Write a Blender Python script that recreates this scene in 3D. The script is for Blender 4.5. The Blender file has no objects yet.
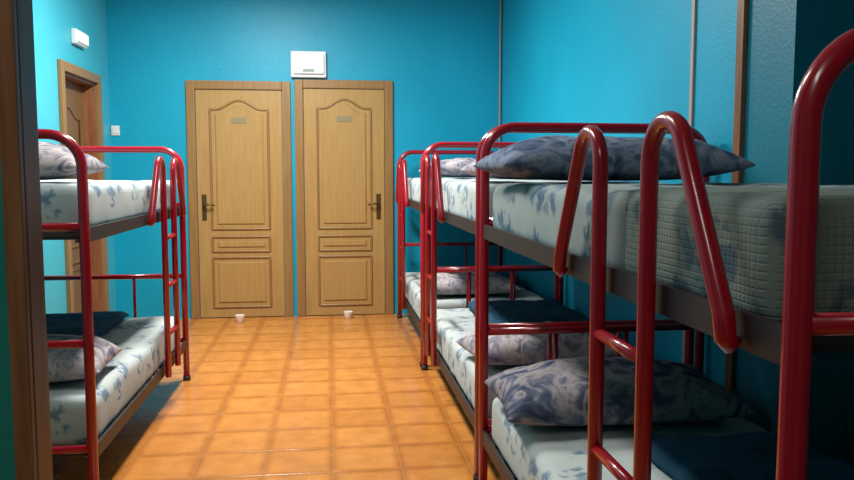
import bpy, bmesh, math, random
from mathutils import Vector, noise, Matrix
random.seed(3)
S=bpy.context.scene
S.view_settings.view_transform='Standard'
COL=S.collection

# ------------------------------------------------ materials
def srgb(r,g,b):
    f=lambda c:(c/255/12.92) if c/255<=0.04045 else ((c/255+0.055)/1.055)**2.4
    return (f(r),f(g),f(b),1)
class M:
    def __init__(s,name,rough=0.5,spec=0.5,metal=0.0):
        s.m=bpy.data.materials.new(name); s.m.use_nodes=True
        s.t=s.m.node_tree; s.b=s.t.nodes['Principled BSDF']
        s.b.inputs['Roughness'].default_value=rough
        s.b.inputs['Specular IOR Level'].default_value=spec
        s.b.inputs['Metallic'].default_value=metal
        s.co=s.n('ShaderNodeTexCoord').outputs['Object']
    def n(s,k): return s.t.nodes.new(k)
    def l(s,a,b): s.t.links.new(a,b)
    def mapping(s,scale):
        m=s.n('ShaderNodeMapping'); m.inputs['Scale'].default_value=scale; s.l(s.co,m.inputs['Vector']); return m.outputs[0]
    def noise(s,scale,detail=4,vec=None,rough=.5):
        n=s.n('ShaderNodeTexNoise'); n.inputs['Scale'].default_value=scale; n.inputs['Detail'].default_value=detail
        n.inputs['Roughness'].default_value=rough
        s.l(vec or s.co,n.inputs['Vector']); return n.outputs['Fac']
    def ramp(s,fac,stops):
        r=s.n('ShaderNodeValToRGB'); e=r.color_ramp.elements
        while len(e)<len(stops): e.new(0.5)
        for i,(p,c) in enumerate(stops): e[i].position=p; e[i].color=c
        s.l(fac,r.inputs[0]); return r.outputs[0]
    def mix(s,fac,a,b,mode='MIX'):
        m=s.n('ShaderNodeMix'); m.data_type='RGBA'; m.blend_type=mode
        for idx,v in ((0,fac),(6,a),(7,b)):
            if hasattr(v,'links'): s.l(v,m.inputs[idx])
            else: m.inputs[idx].default_value=v
        return m.outputs[2]
    def color(s,c):
        if hasattr(c,'links'): s.l(c,s.b.inputs['Base Color'])
        else: s.b.inputs['Base Color'].default_value=c
    def bump(s,h,strength=.3,dist=.01):
        b=s.n('ShaderNodeBump'); b.inputs['Strength'].default_value=strength; b.inputs['Distance'].default_value=dist
        s.l(h,b.inputs['Height']); s.l(b.outputs[0],s.b.inputs['Normal'])

def paint(name,c,c2):
    m=M(name,.45,.35); m.color(m.ramp(m.noise(1.3,3),[(.35,c),(.65,c2)]))
    m.bump(m.noise(70,3),.35,.004); return m.m
teal=paint('teal_wall_paint',srgb(10,152,186),srgb(18,160,194))
teal_lit=paint('teal_wall_paint_lit',srgb(62,174,198),srgb(74,182,204))  # lighter copy of the wall teal: brightness of the left wall painted in
teal_shaded=paint('teal_wall_paint_shaded',srgb(10,92,108),srgb(14,100,116))  # darker copy of the wall teal: shade far from the lamp baked into colour
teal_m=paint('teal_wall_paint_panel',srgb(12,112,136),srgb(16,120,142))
teal_unlit=paint('teal_wall_paint_unlit',srgb(30,124,114),srgb(38,134,122))  # dark greenish teal: the unlit look of the entrance partition put into its colour
ceil_m=paint('ceiling_paint',srgb(225,225,220),srgb(232,232,228))

def wood(name,a,b,rough=.35):
    m=M(name,rough,.4); v=m.mapping((22,22,1.6))
    f=m.noise(2.2,6,v,.6); m.color(m.ramp(f,[(.3,a),(.7,b)])); m.bump(f,.08,.003); return m.m
oak=wood('oak_door_wood',srgb(164,128,76),srgb(178,142,88))
oak_d=wood('oak_frame_wood',srgb(138,102,60),srgb(154,118,72))
oak_s=wood('oak_side_door_wood',srgb(112,86,54),srgb(132,102,66))
brown=wood('dark_brown_wood',srgb(112,70,46),srgb(156,106,72))

m=M('terracotta_tiles',.28,.5)
TS=.30
def brick(mort,sm):
    br=m.n('ShaderNodeTexBrick'); br.offset=0; br.squash=1
    for k,v in (('Scale',1),('Brick Width',TS),('Row Height',TS),('Mortar Size',mort),('Mortar Smooth',sm),('Bias',0)): br.inputs[k].default_value=v
    m.l(m.co,br.inputs['Vector']); return br
br=brick(.005,.6)
br.inputs['Color1'].default_value=srgb(212,142,72); br.inputs['Color2'].default_value=srgb(200,130,62); br.inputs['Mortar'].default_value=srgb(178,126,72)
nz=m.ramp(m.noise(9,5),[(.3,(.78,.74,.68,1)),(.7,(1.1,1.1,1.08,1))])
c=m.mix(.75,br.outputs['Color'],nz,'MULTIPLY')
br2=brick(.04,1)
rim=m.n('ShaderNodeMath'); rim.operation='SUBTRACT'; m.l(br2.outputs['Fac'],rim.inputs[0]); m.l(br.outputs['Fac'],rim.inputs[1]); rim.use_clamp=True
c=m.mix(rim.outputs[0],c,m.mix(1,c,(.76,.62,.46,1),'MULTIPLY'))
m.color(c)
inv=m.n('ShaderNodeMath'); inv.operation='SUBTRACT'; inv.inputs[0].default_value=1; m.l(br.outputs['Fac'],inv.inputs[1])
m.bump(inv.outputs[0],.35,.003)
m.l(m.ramp(m.noise(14,4),[(.3,(.16,.16,.16,1)),(.7,(.32,.32,.32,1))]),m.b.inputs['Roughness'])
tiles=m.m

def plain(name,c,rough=.5,metal=0,spec=.5):
    m=M(name,rough,spec,metal); m.color(m.mix(m.noise(30,2),c,tuple(x*.88 for x in c[:3])+(1,))); return m.m
red=M('red_enamel_tube',.24,.5); red.color(red.mix(red.noise(12,3),srgb(166,8,34),srgb(142,5,26))); red.b.inputs['Coat Weight'].default_value=.25; red=red.m
dark=plain('dark_steel',srgb(36,30,33),.5)
white_pl=plain('white_plastic',srgb(225,228,228),.35)
cupm=plain('white_glass',srgb(238,228,222),.3)
bronze=plain('bronze_handle',srgb(110,86,54),.3,.6)
grey_pl=plain('grey_cable_trunk',srgb(150,160,160),.4)
black_pl=plain('dark_rubber',srgb(35,30,30),.5)
pinkw=plain('pink_wax',srgb(230,130,105),.5)

def fabric(name,base,pat,scale=7,thr=.55,grid=False,base2=None):
    m=M(name,.9,.1)
    vo=m.n('ShaderNodeTexVoronoi'); vo.inputs['Scale'].default_value=scale; vo.inputs['Randomness'].default_value=.8
    nn=m.n('ShaderNodeTexNoise'); nn.inputs['Scale'].default_value=scale*2.5
    m.l(m.co,nn.inputs['Vector'])
    v=m.mix(.12,m.co,nn.outputs['Color'],'ADD'); m.l(v,vo.inputs['Vector'])
    mask=m.ramp(vo.outputs['Distance'],[(.28,(1,1,1,1)),(.45,(0,0,0,1))])
    mask2=m.ramp(m.noise(scale*3.5,3),[(thr-.06,(0,0,0,1)),(thr+.02,(1,1,1,1))])
    mk=m.mix(1,mask,mask2,'MULTIPLY')
    b0=m.mix(m.noise(3,2),base,base2 or tuple(x*.85 for x in base[:3])+(1,))
    m.color(m.mix(mk,b0,pat))
    if grid:
        w=m.n('ShaderNodeTexBrick'); w.offset=0
        for k,vv in (('Scale',1),('Brick Width',.013),('Row Height',.013),('Mortar Size',.003),('Mortar Smooth',1)): w.inputs[k].default_value=vv
        sx=m.n('ShaderNodeSeparateXYZ'); m.l(m.co,sx.inputs[0]); cx=m.n('ShaderNodeCombineXYZ')
        ad=m.n('ShaderNodeMath'); m.l(sx.outputs[0],ad.inputs[0]); m.l(sx.outputs[1],ad.inputs[1]); m.l(ad.outputs[0],cx.inputs[0]); m.l(sx.outputs[2],cx.inputs[1])
        m.l(cx.outputs[0],w.inputs['Vector'])
        iv=m.n('ShaderNodeMath'); iv.operation='SUBTRACT'; iv.inputs[0].default_value=1; m.l(w.outputs['Fac'],iv.inputs[1]); m.bump(iv.outputs[0],.5,.002)
    else: m.bump(m.noise(160,2),.3,.002)
    return m.m
matt_w=fabric('floral_mattress_fabric',srgb(196,204,204),srgb(116,140,162),thr=.51)
matt_g=fabric('quilted_floral_fabric',srgb(156,168,168),srgb(88,112,134),6,.47,False)
knit=fabric('knitted_bedspread_fabric',srgb(124,136,132),srgb(76,96,108),7,.47,True)
def mottled(name,cols,sc=6):
    m=M(name,.9,.1)
    nn=m.n('ShaderNodeTexNoise'); nn.inputs['Scale'].default_value=sc; nn.inputs['Detail'].default_value=5; nn.inputs['Distortion'].default_value=1.2
    m.l(m.co,nn.inputs['Vector'])
    k=len(cols); m.color(m.ramp(nn.outputs['Fac'],[(.33+.34*i/(k-1),c) for i,c in enumerate(cols)]))
    m.bump(m.noise(40,3),.25,.006); return m.m
pil_dark=mottled('slate_pattern_pillowcase',[srgb(58,72,102),srgb(90,104,132),srgb(130,140,158),srgb(76,88,116)],11)
pil_mix=mottled('rose_pattern_pillowcase',[srgb(54,62,86),srgb(90,96,116),srgb(158,148,150),srgb(84,84,106)],9)
pil_light=mottled('pale_pattern_pillowcase',[srgb(96,98,122),srgb(146,142,154),srgb(196,184,184),srgb(112,114,140)],10)
blank=mottled('navy_blanket_wool',[srgb(34,66,88),srgb(48,86,110),srgb(40,74,98)],4)

# ------------------------------------------------ geometry helpers
def obj(name,me,mat=None,parent=None,loc=None):
    o=bpy.data.objects.new(name,me); COL.objects.link(o)
    if mat: me.materials.append(mat)
    if parent: o.parent=parent
    if loc: o.location=loc
    return o
def empty(name,loc=(0,0,0)):
    o=bpy.data.objects.new(name,None); COL.objects.link(o); o.location=loc; o.empty_display_size=.1; return o
def boxmesh(bm,x0,x1,y0,y1,z0,z1):
    g=bmesh.ops.create_cube(bm,size=1)
    for v in g['verts']:
        v.co=Vector((x0+(v.co.x+.5)*(x1-x0),y0+(v.co.y+.5)*(y1-y0),z0+(v.co.z+.5)*(z1-z0)))
def boxes(name,bl,mat,parent=None,bev=0.0):
    bm=bmesh.new()
    for b in bl: boxmesh(bm,*b)
    if bev: bmesh.ops.bevel(bm,geom=bm.edges[:],offset=bev,segments=2,affect='EDGES',profile=.6)
    me=bpy.data.meshes.new(name); bm.to_mesh(me); bm.free(); return obj(name,me,mat,parent)
def sweep(bm,pts,r,seg=14,closed=False,sq=(1,1)):
    pts=[Vector(p) for p in pts]; n=len(pts); rings=[]
    def tan(i):
        if closed: return (pts[(i+1)%n]-pts[i-1]).normalized()
        a=pts[max(i-1,0)]; b=pts[min(i+1,n-1)]; return (b-a).normalized()
    t=tan(0); up=Vector((0,1,0)) if abs(t.y)<.9 else Vector((1,0,0))
    nrm=(up-t*up.dot(t)).normalized()
    for i in range(n):
        t2=tan(i); nrm=(nrm-t2*nrm.dot(t2)).normalized(); bi=t2.cross(nrm)
        rings.append([bm.verts.new(pts[i]+nrm*math.cos(a)*r*sq[0]+bi*math.sin(a)*r*sq[1]) for a in [2*math.pi*k/seg for k in range(seg)]])
    for i in range(n if closed else n-1):
        A=rings[i];B=rings[(i+1)%n]
        for k in range(seg):
            f=bm.faces.new((A[k],A[(k+1)%seg],B[(k+1)%seg],B[k])); f.smooth=True
    if not closed:
        bm.faces.new(rings[0][::-1]); bm.faces.new(rings[-1])
def fin(name,bm,mat,parent=None,smooth=False):
    bmesh.ops.recalc_face_normals(bm,faces=bm.faces[:])
    if smooth:
        for f in bm.faces: f.smooth=True
    me=bpy.data.meshes.new(name); bm.to_mesh(me); bm.free(); return obj(name,me,mat,parent)

# ------------------------------------------------ room
D=7.05; XL=-1.88; XR=1.57; XR2=1.82; H=3.0; YB=-1.6
boxes('floor',[(XL-.3,XR2+.3,YB-.2,D+.2,-.1,0)],tiles)
boxes('ceiling',[(XL-.3,XR2+.3,YB-.2,D+.2,H,H+.1)],ceil_m)
boxes('wall_back',[(XL-.2,XR+.2,D,D+.15,0,H)],teal)
LD0,LD1,LDT=5.84,6.66,2.02
boxes('wall_left',[(XL-.15,XL,YB,LD0,0,H),(XL-.15,XL,LD1,D,0,H),(XL-.15,XL,LD0,LD1,LDT,H)],teal_lit)
boxes('wall_right',[(XR,XR+.5,2.80,D,0,H)],teal)
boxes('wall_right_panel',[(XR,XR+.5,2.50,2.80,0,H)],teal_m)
boxes('wall_right_recess',[(XR2,XR2+.15,YB,2.50,0,H)],teal_shaded)
boxes('wall_front',[(XL-.15,XR2+.15,YB-.15,YB,0,H)],teal_unlit)
boxes('wall_partition',[(XL,-.402,1.045,1.09,0,H)],teal_unlit)
t=empty('trim_entrance_jamb')
boxes('jamb_face',[(-.408,-.385,1.03,1.0449,0,H)],brown,t,.003)
boxes('jamb_lining',[(-.4019,-.385,1.045,1.10,0,H)],brown,t,.003)
boxes('trim_wood_post',[(XR-.022,XR,2.80,2.85,0,H)],brown,None,.003)
boxes('trim_cable_trunk',[(XR-.012,XR,3.225,3.25,0,H)],plain('trunk_beige',srgb(190,160,150),.4),None,.002)
boxes('trim_corner_conduit',[(XR-.03,XR-.012,D-.028,D-.010,0,H)],grey_pl,None,.004)

# ------------------------------------------------ panel doors
def outline(x0,x1,z0,z1,A=0,n=24):
    p=[(x0,z0),(x1,z0),(x1,z1)]
    if A:
        for i in range(1,n):
            u=1-2*i/n; uu=min(1,abs(u)/.8)
            p.append(((x0+x1)/2+u*(x1-x0)/2,z1+A*.5*(1+math.cos(math.pi*uu))))
    p.append((x0,z1)); return p
def door(name,x0,x1,z1,handle_side):
    e=empty(name,((x0+x1)/2,D,0)); w=(x1-x0)/2
    fw=.075
    boxes('casing',[(-w,-w+fw,-.03,0,0,z1),(w-fw,w,-.03,0,0,z1),(-w+fw,w-fw,-.03,0,z1-fw,z1)],oak_d,e,.006)
    s=w-fw-.004; zt=z1-fw-.004
    boxes('slab',[(-s,s,-.014,-.0005,.008,zt)],oak,e,.002)
    bm=bmesh.new(); fb=bmesh.new()
    pan=[(-s+.12,s-.12,.80,zt-.17,.08),(-s+.12,s-.12,.60,.73,0),(-s+.12,s-.12,.10,.545,0)]
    for a,b,c,d,A in pan:
        o=outline(a,b,c,d,A)
        pts=[]
        for i,(px,pz) in enumerate(o):
            qx,qz=o[(i+1)%len(o)]; L=math.hypot(qx-px,qz-pz)
            if L>.06:
                for k in (0.0,.02/L,.5,1-.02/L): pts.append((px+(qx-px)*k,-.015,pz+(qz-pz)*k))
            else: pts.append((px,-.015,pz))
        sweep(bm,pts,.011,8,True)
        ins=outline(a+.04,b-.04,c+.04,d-.04,A)
        vs=[fb.verts.new((x,-.0155,z)) for x,z in ins]; f=fb.faces.new(vs)
        r=bmesh.ops.extrude_face_region(fb,geom=[f]); vv=[g for g in r['geom'] if isinstance(g,bmesh.types.BMVert)]
        cx,cz=(a+b)/2,(c+d)/2
        for v in vv:
            v.co.y-=.009; v.co.x=cx+(v.co.x-cx)*.93; v.co.z=cz+(v.co.z-cz)*(1-.02/(d-c))
    fin('panel_mouldings',bm,oak_d,e); fin('raised_fields',fb,oak,e)
    hx=-s+.055 if handle_side<0 else s-.055; dr=-handle_side
    boxes('handle_plate',[(hx-.02,hx+.02,-.022,-.014,.88,1.11)],bronze,e,.004)
    bm=bmesh.new()
    sweep(bm,[(hx,-.02,1.02),(hx,-.055,1.02),(hx+dr*.012,-.066,1.02),(hx+dr*.05,-.068,1.022),(hx+dr*.095,-.064,1.012)],.009,10)
    sweep(bm,[(hx,-.018,.93),(hx,-.03,.93)],.009,10)
    fin('handle_lever',bm,bronze,e)
    boxes('name_plaque',[(-.065,.065,-.028,-.0245,zt-.29,zt-.24)],plain('plaque_grey_'+name,srgb(140,128,92),.4),e,.001)
    return e
door('door_1',-1.235,-.337,2.10,-1)
door('door_2',-.303,.570,2.12,1)
e=empty('door_3',(XL,0,0))
cw=.07
boxes('casing',[(0,.03,LD0-cw,LD0,0,LDT+cw),(0,.03,LD1,LD1+cw,0,LDT+cw),(0,.03,LD0,LD1,LDT,LDT+cw)],oak_d,e,.005)
boxes('lining',[(-.149,0,LD0,LD0+.02,0,LDT),(-.149,0,LD1-.02,LD1,0,LDT),(-.149,0,LD0+.02,LD1-.02,LDT-.02,LDT)],brown,e,.002)
boxes('slab',[(-.13,-.095,LD0+.022,LD1-.022,.006,LDT-.022)],oak_s,e,.003)
bm=bmesh.new()
for z0,z1,A in ((.80,1.72,.08),(.6,.73,0),(.1,.545,0)):
    o=outline(LD0+.14,LD1-.14,z0,z1,A); sweep(bm,[(-.094,y,z) for y,z in o],.012,8,True)
fin('panel_mouldings',bm,oak_s,e)
bm=bmesh.new(); sweep(bm,[(-.095,LD0+.09,1.02),(-.05,LD0+.09,1.02),(-.042,LD0+.10,1.02),(-.042,LD0+.2,1.02)],.01,10); fin('handle_lever',bm,bronze,e)
boxes('handle_plate',[(-.0955,-.088,LD0+.068,LD0+.112,.9,1.1)],bronze,e,.003)

# ------------------------------------------------ wall fittings
glow=M('diffuser_plastic',.4); glow.color(srgb(235,238,235)); glow.b.inputs['Emission Color'].default_value=srgb(235,240,240); glow.b.inputs['Emission Strength'].default_value=.3; glow=glow.m
e=empty('emergency_light',(-.175,D,2.135))
boxes('housing',[(-.155,.155,-.05,-.001,0,.23)],white_pl,e,.012)
boxes('diffuser',[(-.135,.135,-.085,-.045,.03,.205)],glow,e,.018)
boxes('label',[(-.05,.05,-.0875,-.0845,.045,.07)],plain('label_grey',srgb(140,160,150),.5),e)
e=empty('emergency_light',(XL,6.22,2.25))
boxes('housing',[(.001,.04,-.13,.13,0,.11)],white_pl,e,.008)
boxes('diffuser',[(.036,.06,-.11,.11,.015,.095)],glow,e,.01)
e=empty('light_switch',(-1.835,D,1.62))
boxes('plate',[(-.035,.035,-.012,-.0005,0,.085)],white_pl,e,.004)
boxes('rocker',[(-.024,.024,-.018,-.010,.015,.07)],white_pl,e,.003)
for x,y in ((-.79,6.82),(.15,6.88)):
    e=empty('candle_cup',(x,y,0))
    bm=bmesh.new()
    prof=[(.03,0),(.034,.004),(.042,.060),(.043,.064),(.039,.063),(.036,.045),(0.0005,.043)]
    R=[]
    for r,z in prof: R.append([bm.verts.new((r*math.cos(a),r*math.sin(a),z)) for a in [2*math.pi*k/24 for k in range(24)]])
    for A,B in zip(R,R[1:]):
        for k in range(24): bm.faces.new((A[k],A[(k+1)%24],B[(k+1)%24],B[k]))
    bm.faces.new(R[0][::-1]); fin('cup',bm,cupm,e,True)
    bm=bmesh.new(); sweep(bm,[(0,0,.041),(0,0,.054)],.034,20); fin('wax',bm,pinkw,e)
    bm=bmesh.new(); sweep(bm,[(0,0,.052),(.002,0,.066)],.002,6); fin('wick',bm,black_pl,e)

# ------------------------------------------------ bunk beds
W=.92; R=.019
ZU,ZL=1.07,.235
def bunk(xa,side,yfoot,dirn,L,ZT=1.48,zh=1.39):
    e=empty('bunk_bed',(xa,yfoot,0))
    P=lambda s,u,z:(side*u,dirn*s,z)
    bm=bmesh.new(); r=.12
    for s in (0,L):
        pts=[P(s,0,.012),P(s,0,.7)]+[Vector(P(s,r-r*math.cos(a),ZT-r+r*math.sin(a))) for a in [math.pi/2*i/10 for i in range(11)]]
        pts+=[Vector(P(s,W-r+r*math.sin(a),ZT-r+r*math.cos(a))) for a in [math.pi/2*i/10 for i in range(11)]]+[P(s,W,.7),P(s,W,.012)]
        sweep(bm,pts,R)
        for z in (ZU+.03,.66,ZL+.02): sweep(bm,[P(s,0,z),P(s,W,z)],R*.8)
        for u in (.3,.6): sweep(bm,[P(s,u,ZL+.02),P(s,u,.66)],R*.5,10)
    s1,s2=.42,.68; uo=-.030; rr=.072
    for sv,dd in ((s1,-1),(s2,1)):
        c=(sv+dd*rr)
        pts=[P(sv,uo,.20),P(sv,uo,1.0)]
        pts+=[Vector(P(c-dd*rr*math.cos(a),uo,zh-rr+rr*math.sin(a))) for a in [math.pi*.87*i/14 for i in range(15)]]
        pts+=[P(sv+dd*.283,uo,1.09),P(sv+dd*.290,uo,1.055),P(sv+dd*.290,uo+.012,1.045)]
        sweep(bm,pts,R*.88)
    for z in (.95,.69,.43):
        sweep(bm,[P(s1,uo,z),P(s2,uo,z)],R*.7)
    fin('tube_frame',bm,red,e)
    bm=bmesh.new()
    for s in (0,L):
        for u in (0,W): sweep(bm,[P(s,u,0.001),P(s,u,.03)],R*1.2)
    fin('feet',bm,black_pl,e)
    bl=[]
    def bb(s0,s1,u0,u1,z0,z1):
        a=P(s0,u0,z0); b=P(s1,u1,z1)
        bl.append((min(a[0],b[0]),max(a[0],b[0]),min(a[1],b[1]),max(a[1],b[1]),z0,z1))
    for z in (ZU,ZL):
        bb(R,L-R,-.008,.004,z-.03,z+.025); bb(R,L-R,W-.004,W+.008,z-.03,z+.025)
        bb(R,L-R,.004,.04,z-.03,z-.022); bb(R,L-R,W-.04,W-.004,z-.03,z-.022)
        n=13
        for i in range(n):
            s=.08+(L-.16)*i/(n-1); bb(s-.03,s+.03,.004,W-.004,z-.022,z-.008)
        bb(.03,L-.03,.42,.48,z-.035,z-.0225)
    boxes('side_rails_and_slats',bl,dark,e)
    return e
def softbox(name,x0,x1,y0,y1,zb,th,mat,seed=0,bev=.045):
    bm=bmesh.new(); boxmesh(bm,x0,x1,y0,y1,zb,zb+th)
    bmesh.ops.bevel(bm,geom=bm.edges[:],offset=bev,segments=4,affect='EDGES',profile=.55)
    long=[ed for ed in bm.edges if abs((ed.verts[0].co-ed.verts[1].co).y)>.4]
    bmesh.ops.subdivide_edges(bm,edges=long,cuts=40,use_grid_fill=True)
    wide=[ed for ed in bm.edges if abs((ed.verts[0].co-ed.verts[1].co).x)>.4]
    bmesh.ops.subdivide_edges(bm,edges=wide,cuts=18,use_grid_fill=True)
    cx,cy=(x0+x1)/2,(y0+y1)/2
    for v in bm.verts:
        n1=noise.noise(Vector((v.co.x*3+seed,v.co.y*3,seed)))
        if v.co.z>zb+th*.5: v.co.z+=-.014+.010*n1+.006*noise.noise(v.co*9)
        v.co.x+=.006*noise.noise(Vector((v.co.y*9,v.co.z*8,seed)))
        v.co-=Vector((cx,cy,zb))
    o=fin(name,bm,mat,None,True); o.location=(cx,cy,zb)
    return o
def mattress(xa,side,y0,y1,zb,th,mat,seed=0):
    x0,x1=sorted((xa+side*.012,xa+side*.88))
    return softbox('mattress',x0,x1,y0,y1,zb,th,mat,seed)
def pillow(cx,cy,cz,lx,ly,th,mat,rz=0,seed=0,tilt=0):
    bm=bmesh.new(); N=40; Mn=28; top={};bot={}
    for i in range(N+1):
        for j in range(Mn+1):
            u=-math.cos(math.pi*i/N)*.6+(-1+2*i/N)*.4; v=-math.cos(math.pi*j/Mn)*.6+(-1+2*j/Mn)*.4
            h=max(0,(1-abs(u)**3.4)*(1-abs(v)**2.6))**.5
            pin=1-.05*(1-abs(v)**2)*(abs(u)**3); pin2=1-.07*(1-abs(u)**2)*abs(v)**3
            x=u*lx/2*pin; y=v*ly/2*pin2
            wr=noise.noise(Vector((x*6+seed,y*6,seed)))*.020+noise.noise(Vector((x*16,y*15+seed,1)))*.009
            top[i,j]=bm.verts.new((x,y,h*(th*.66+wr)+.34*th))
            edge=i in(0,N) or j in(0,Mn)
            bot[i,j]=top[i,j] if edge else bm.verts.new((x,y,.34*th-h*.34*th))
    for i in range(N):
        for j in range(Mn):
            bm.faces.new((top[i,j],top[i+1,j],top[i+1,j+1],top[i,j+1]))
            bm.faces.new((bot[i,j],bot[i,j+1],bot[i+1,j+1],bot[i+1,j]))
    o=fin('pillow',bm,mat,None,True); o.location=(cx,cy,cz); o.rotation_euler=(tilt,0,rz); return o
def blanket(x0,x1,y0,y1,z,th,seed=0):
    bm=bmesh.new(); N=40
    top={};bot={}
    for i in range(N+1):
        for j in range(N+1):
            u=i/N;v=j/N
            e=min(1,min(u,1-u,v,1-v)*9); e=math.sqrt(1-(1-e)**2)
            x=x0+(x1-x0)*u+.02*noise.noise(Vector((v*5,seed,0))); y=y0+(y1-y0)*v+.02*noise.noise(Vector((u*4,seed,3)))
            n1=noise.noise(Vector((x*4+seed,y*9,0)))*.022+noise.noise(Vector((x*12,y*15,seed)))*.008
            top[i,j]=bm.verts.new((x,y,z+.006+e*(th+n1)))
            bot[i,j]=top[i,j] if (i in(0,N) or j in(0,N)) else bm.verts.new((x,y,z))
    for i in range(N):
        for j in range(N):
            bm.faces.new((top[i,j],top[i+1,j],top[i+1,j+1],top[i,j+1]))
            bm.faces.new((bot[i,j],bot[i,j+1],bot[i+1,j+1],bot[i+1,j]))
    return fin('blanket',bm,blank,None,True)

TU,TL=.205,.21
zu=ZU-.006; zl=ZL-.006
tu=zu+TU-.002; tl=zl+TL-.002
AX=.61
bunk(AX,1,.94,1,2.09)
mattress(AX,1,1.62,2.96,zu,TU+.004,matt_g,1)
softbox('folded_bedspread',AX+.012,AX+.88,1.03,1.615,zu,TU+.012,knit,9)
mattress(AX,1,1.03,2.96,zl,TL,matt_w,2)
pillow(AX+.36,2.66,tu+.004,.86,.50,.155,pil_dark,.02,1)
pillow(AX+.38,2.62,tl,.84,.48,.18,pil_mix,-.03,2)
blanket(AX+.34,AX+.85,1.15,2.3,tl,.045,1)
bunk(AX,1,5.0,-1,1.88)
mattress(AX,1,3.19,4.93,zu,TU,matt_w,3); mattress(AX,1,3.19,4.93,zl,TL,matt_w,4)
pillow(AX+.40,3.46,tu,.78,.42,.13,pil_light,.05,3)
pillow(AX+.34,3.46,tl,.68,.42,.15,pil_light,.1,4)
blanket(AX+.25,AX+.85,3.85,4.85,tl,.05,2)
bunk(AX,1,6.85,-1,1.77)
mattress(AX,1,5.15,6.78,zu,TU,matt_w,5); mattress(AX,1,5.15,6.78,zl,TL,matt_w,6)
pillow(AX+.42,5.45,tu,.78,.42,.13,pil_light,0,5)
pillow(AX+.36,5.45,tl,.70,.42,.14,pil_light,0,6)
blanket(AX+.3,AX+.85,5.8,6.6,tl,.05,3)
AL=-.905
bunk(AL,-1,4.93,-1,1.93,1.44,1.37)
mattress(AL,-1,3.08,4.85,zu,TU,matt_w,7); mattress(AL,-1,3.08,4.85,zl,TL,matt_w,8)
pillow(AL-.44,3.36,tu,.76,.44,.16,pil_light,0,7)
pillow(AL-.38,3.40,tl,.70,.44,.17,pil_light,.05,8)
blanket(AL-.84,AL-.30,3.9,4.8,tl,.04,4)

# ------------------------------------------------ lights
def lamp(name,x,y,z,sx,sy,power,col):
    e=empty(name,(x,y,z))
    boxes('housing',[(-sx/2-.03,sx/2+.03,-sy/2-.03,sy/2+.03,.03,.1)],white_pl,e,.01)
    ld=bpy.data.lights.new(name+'_tube','AREA'); ld.shape='RECTANGLE'; ld.size=sx; ld.size_y=sy; ld.energy=power; ld.color=col
    lo=bpy.data.objects.new('tubes',ld); COL.objects.link(lo); lo.parent=e; lo.location=(0,0,.02)
lamp('ceiling_light',-.5,5.0,2.88,.3,1.2,140,(1,.97,.9))
lamp('ceiling_light',-.5,2.7,2.88,.3,1.2,34,(1,.97,.9))
lamp('ceiling_light',-.5,-.5,2.88,.3,1.2,18,(1,.95,.88))
w=bpy.data.worlds.new('world'); S.world=w; w.use_nodes=True
w.node_tree.nodes['Background'].inputs[0].default_value=(.6,.8,.9,1); w.node_tree.nodes['Background'].inputs[1].default_value=.1

# ------------------------------------------------ camera
cd=bpy.data.cameras.new('camera'); cam=bpy.data.objects.new('camera',cd); COL.objects.link(cam)
cam.location=(0,0,1.30); cam.rotation_euler=(math.radians(90-4.97),0,math.radians(-7.13))
cd.sensor_width=36; cd.lens=36*775/854; cd.clip_start=.02
S.camera=cam
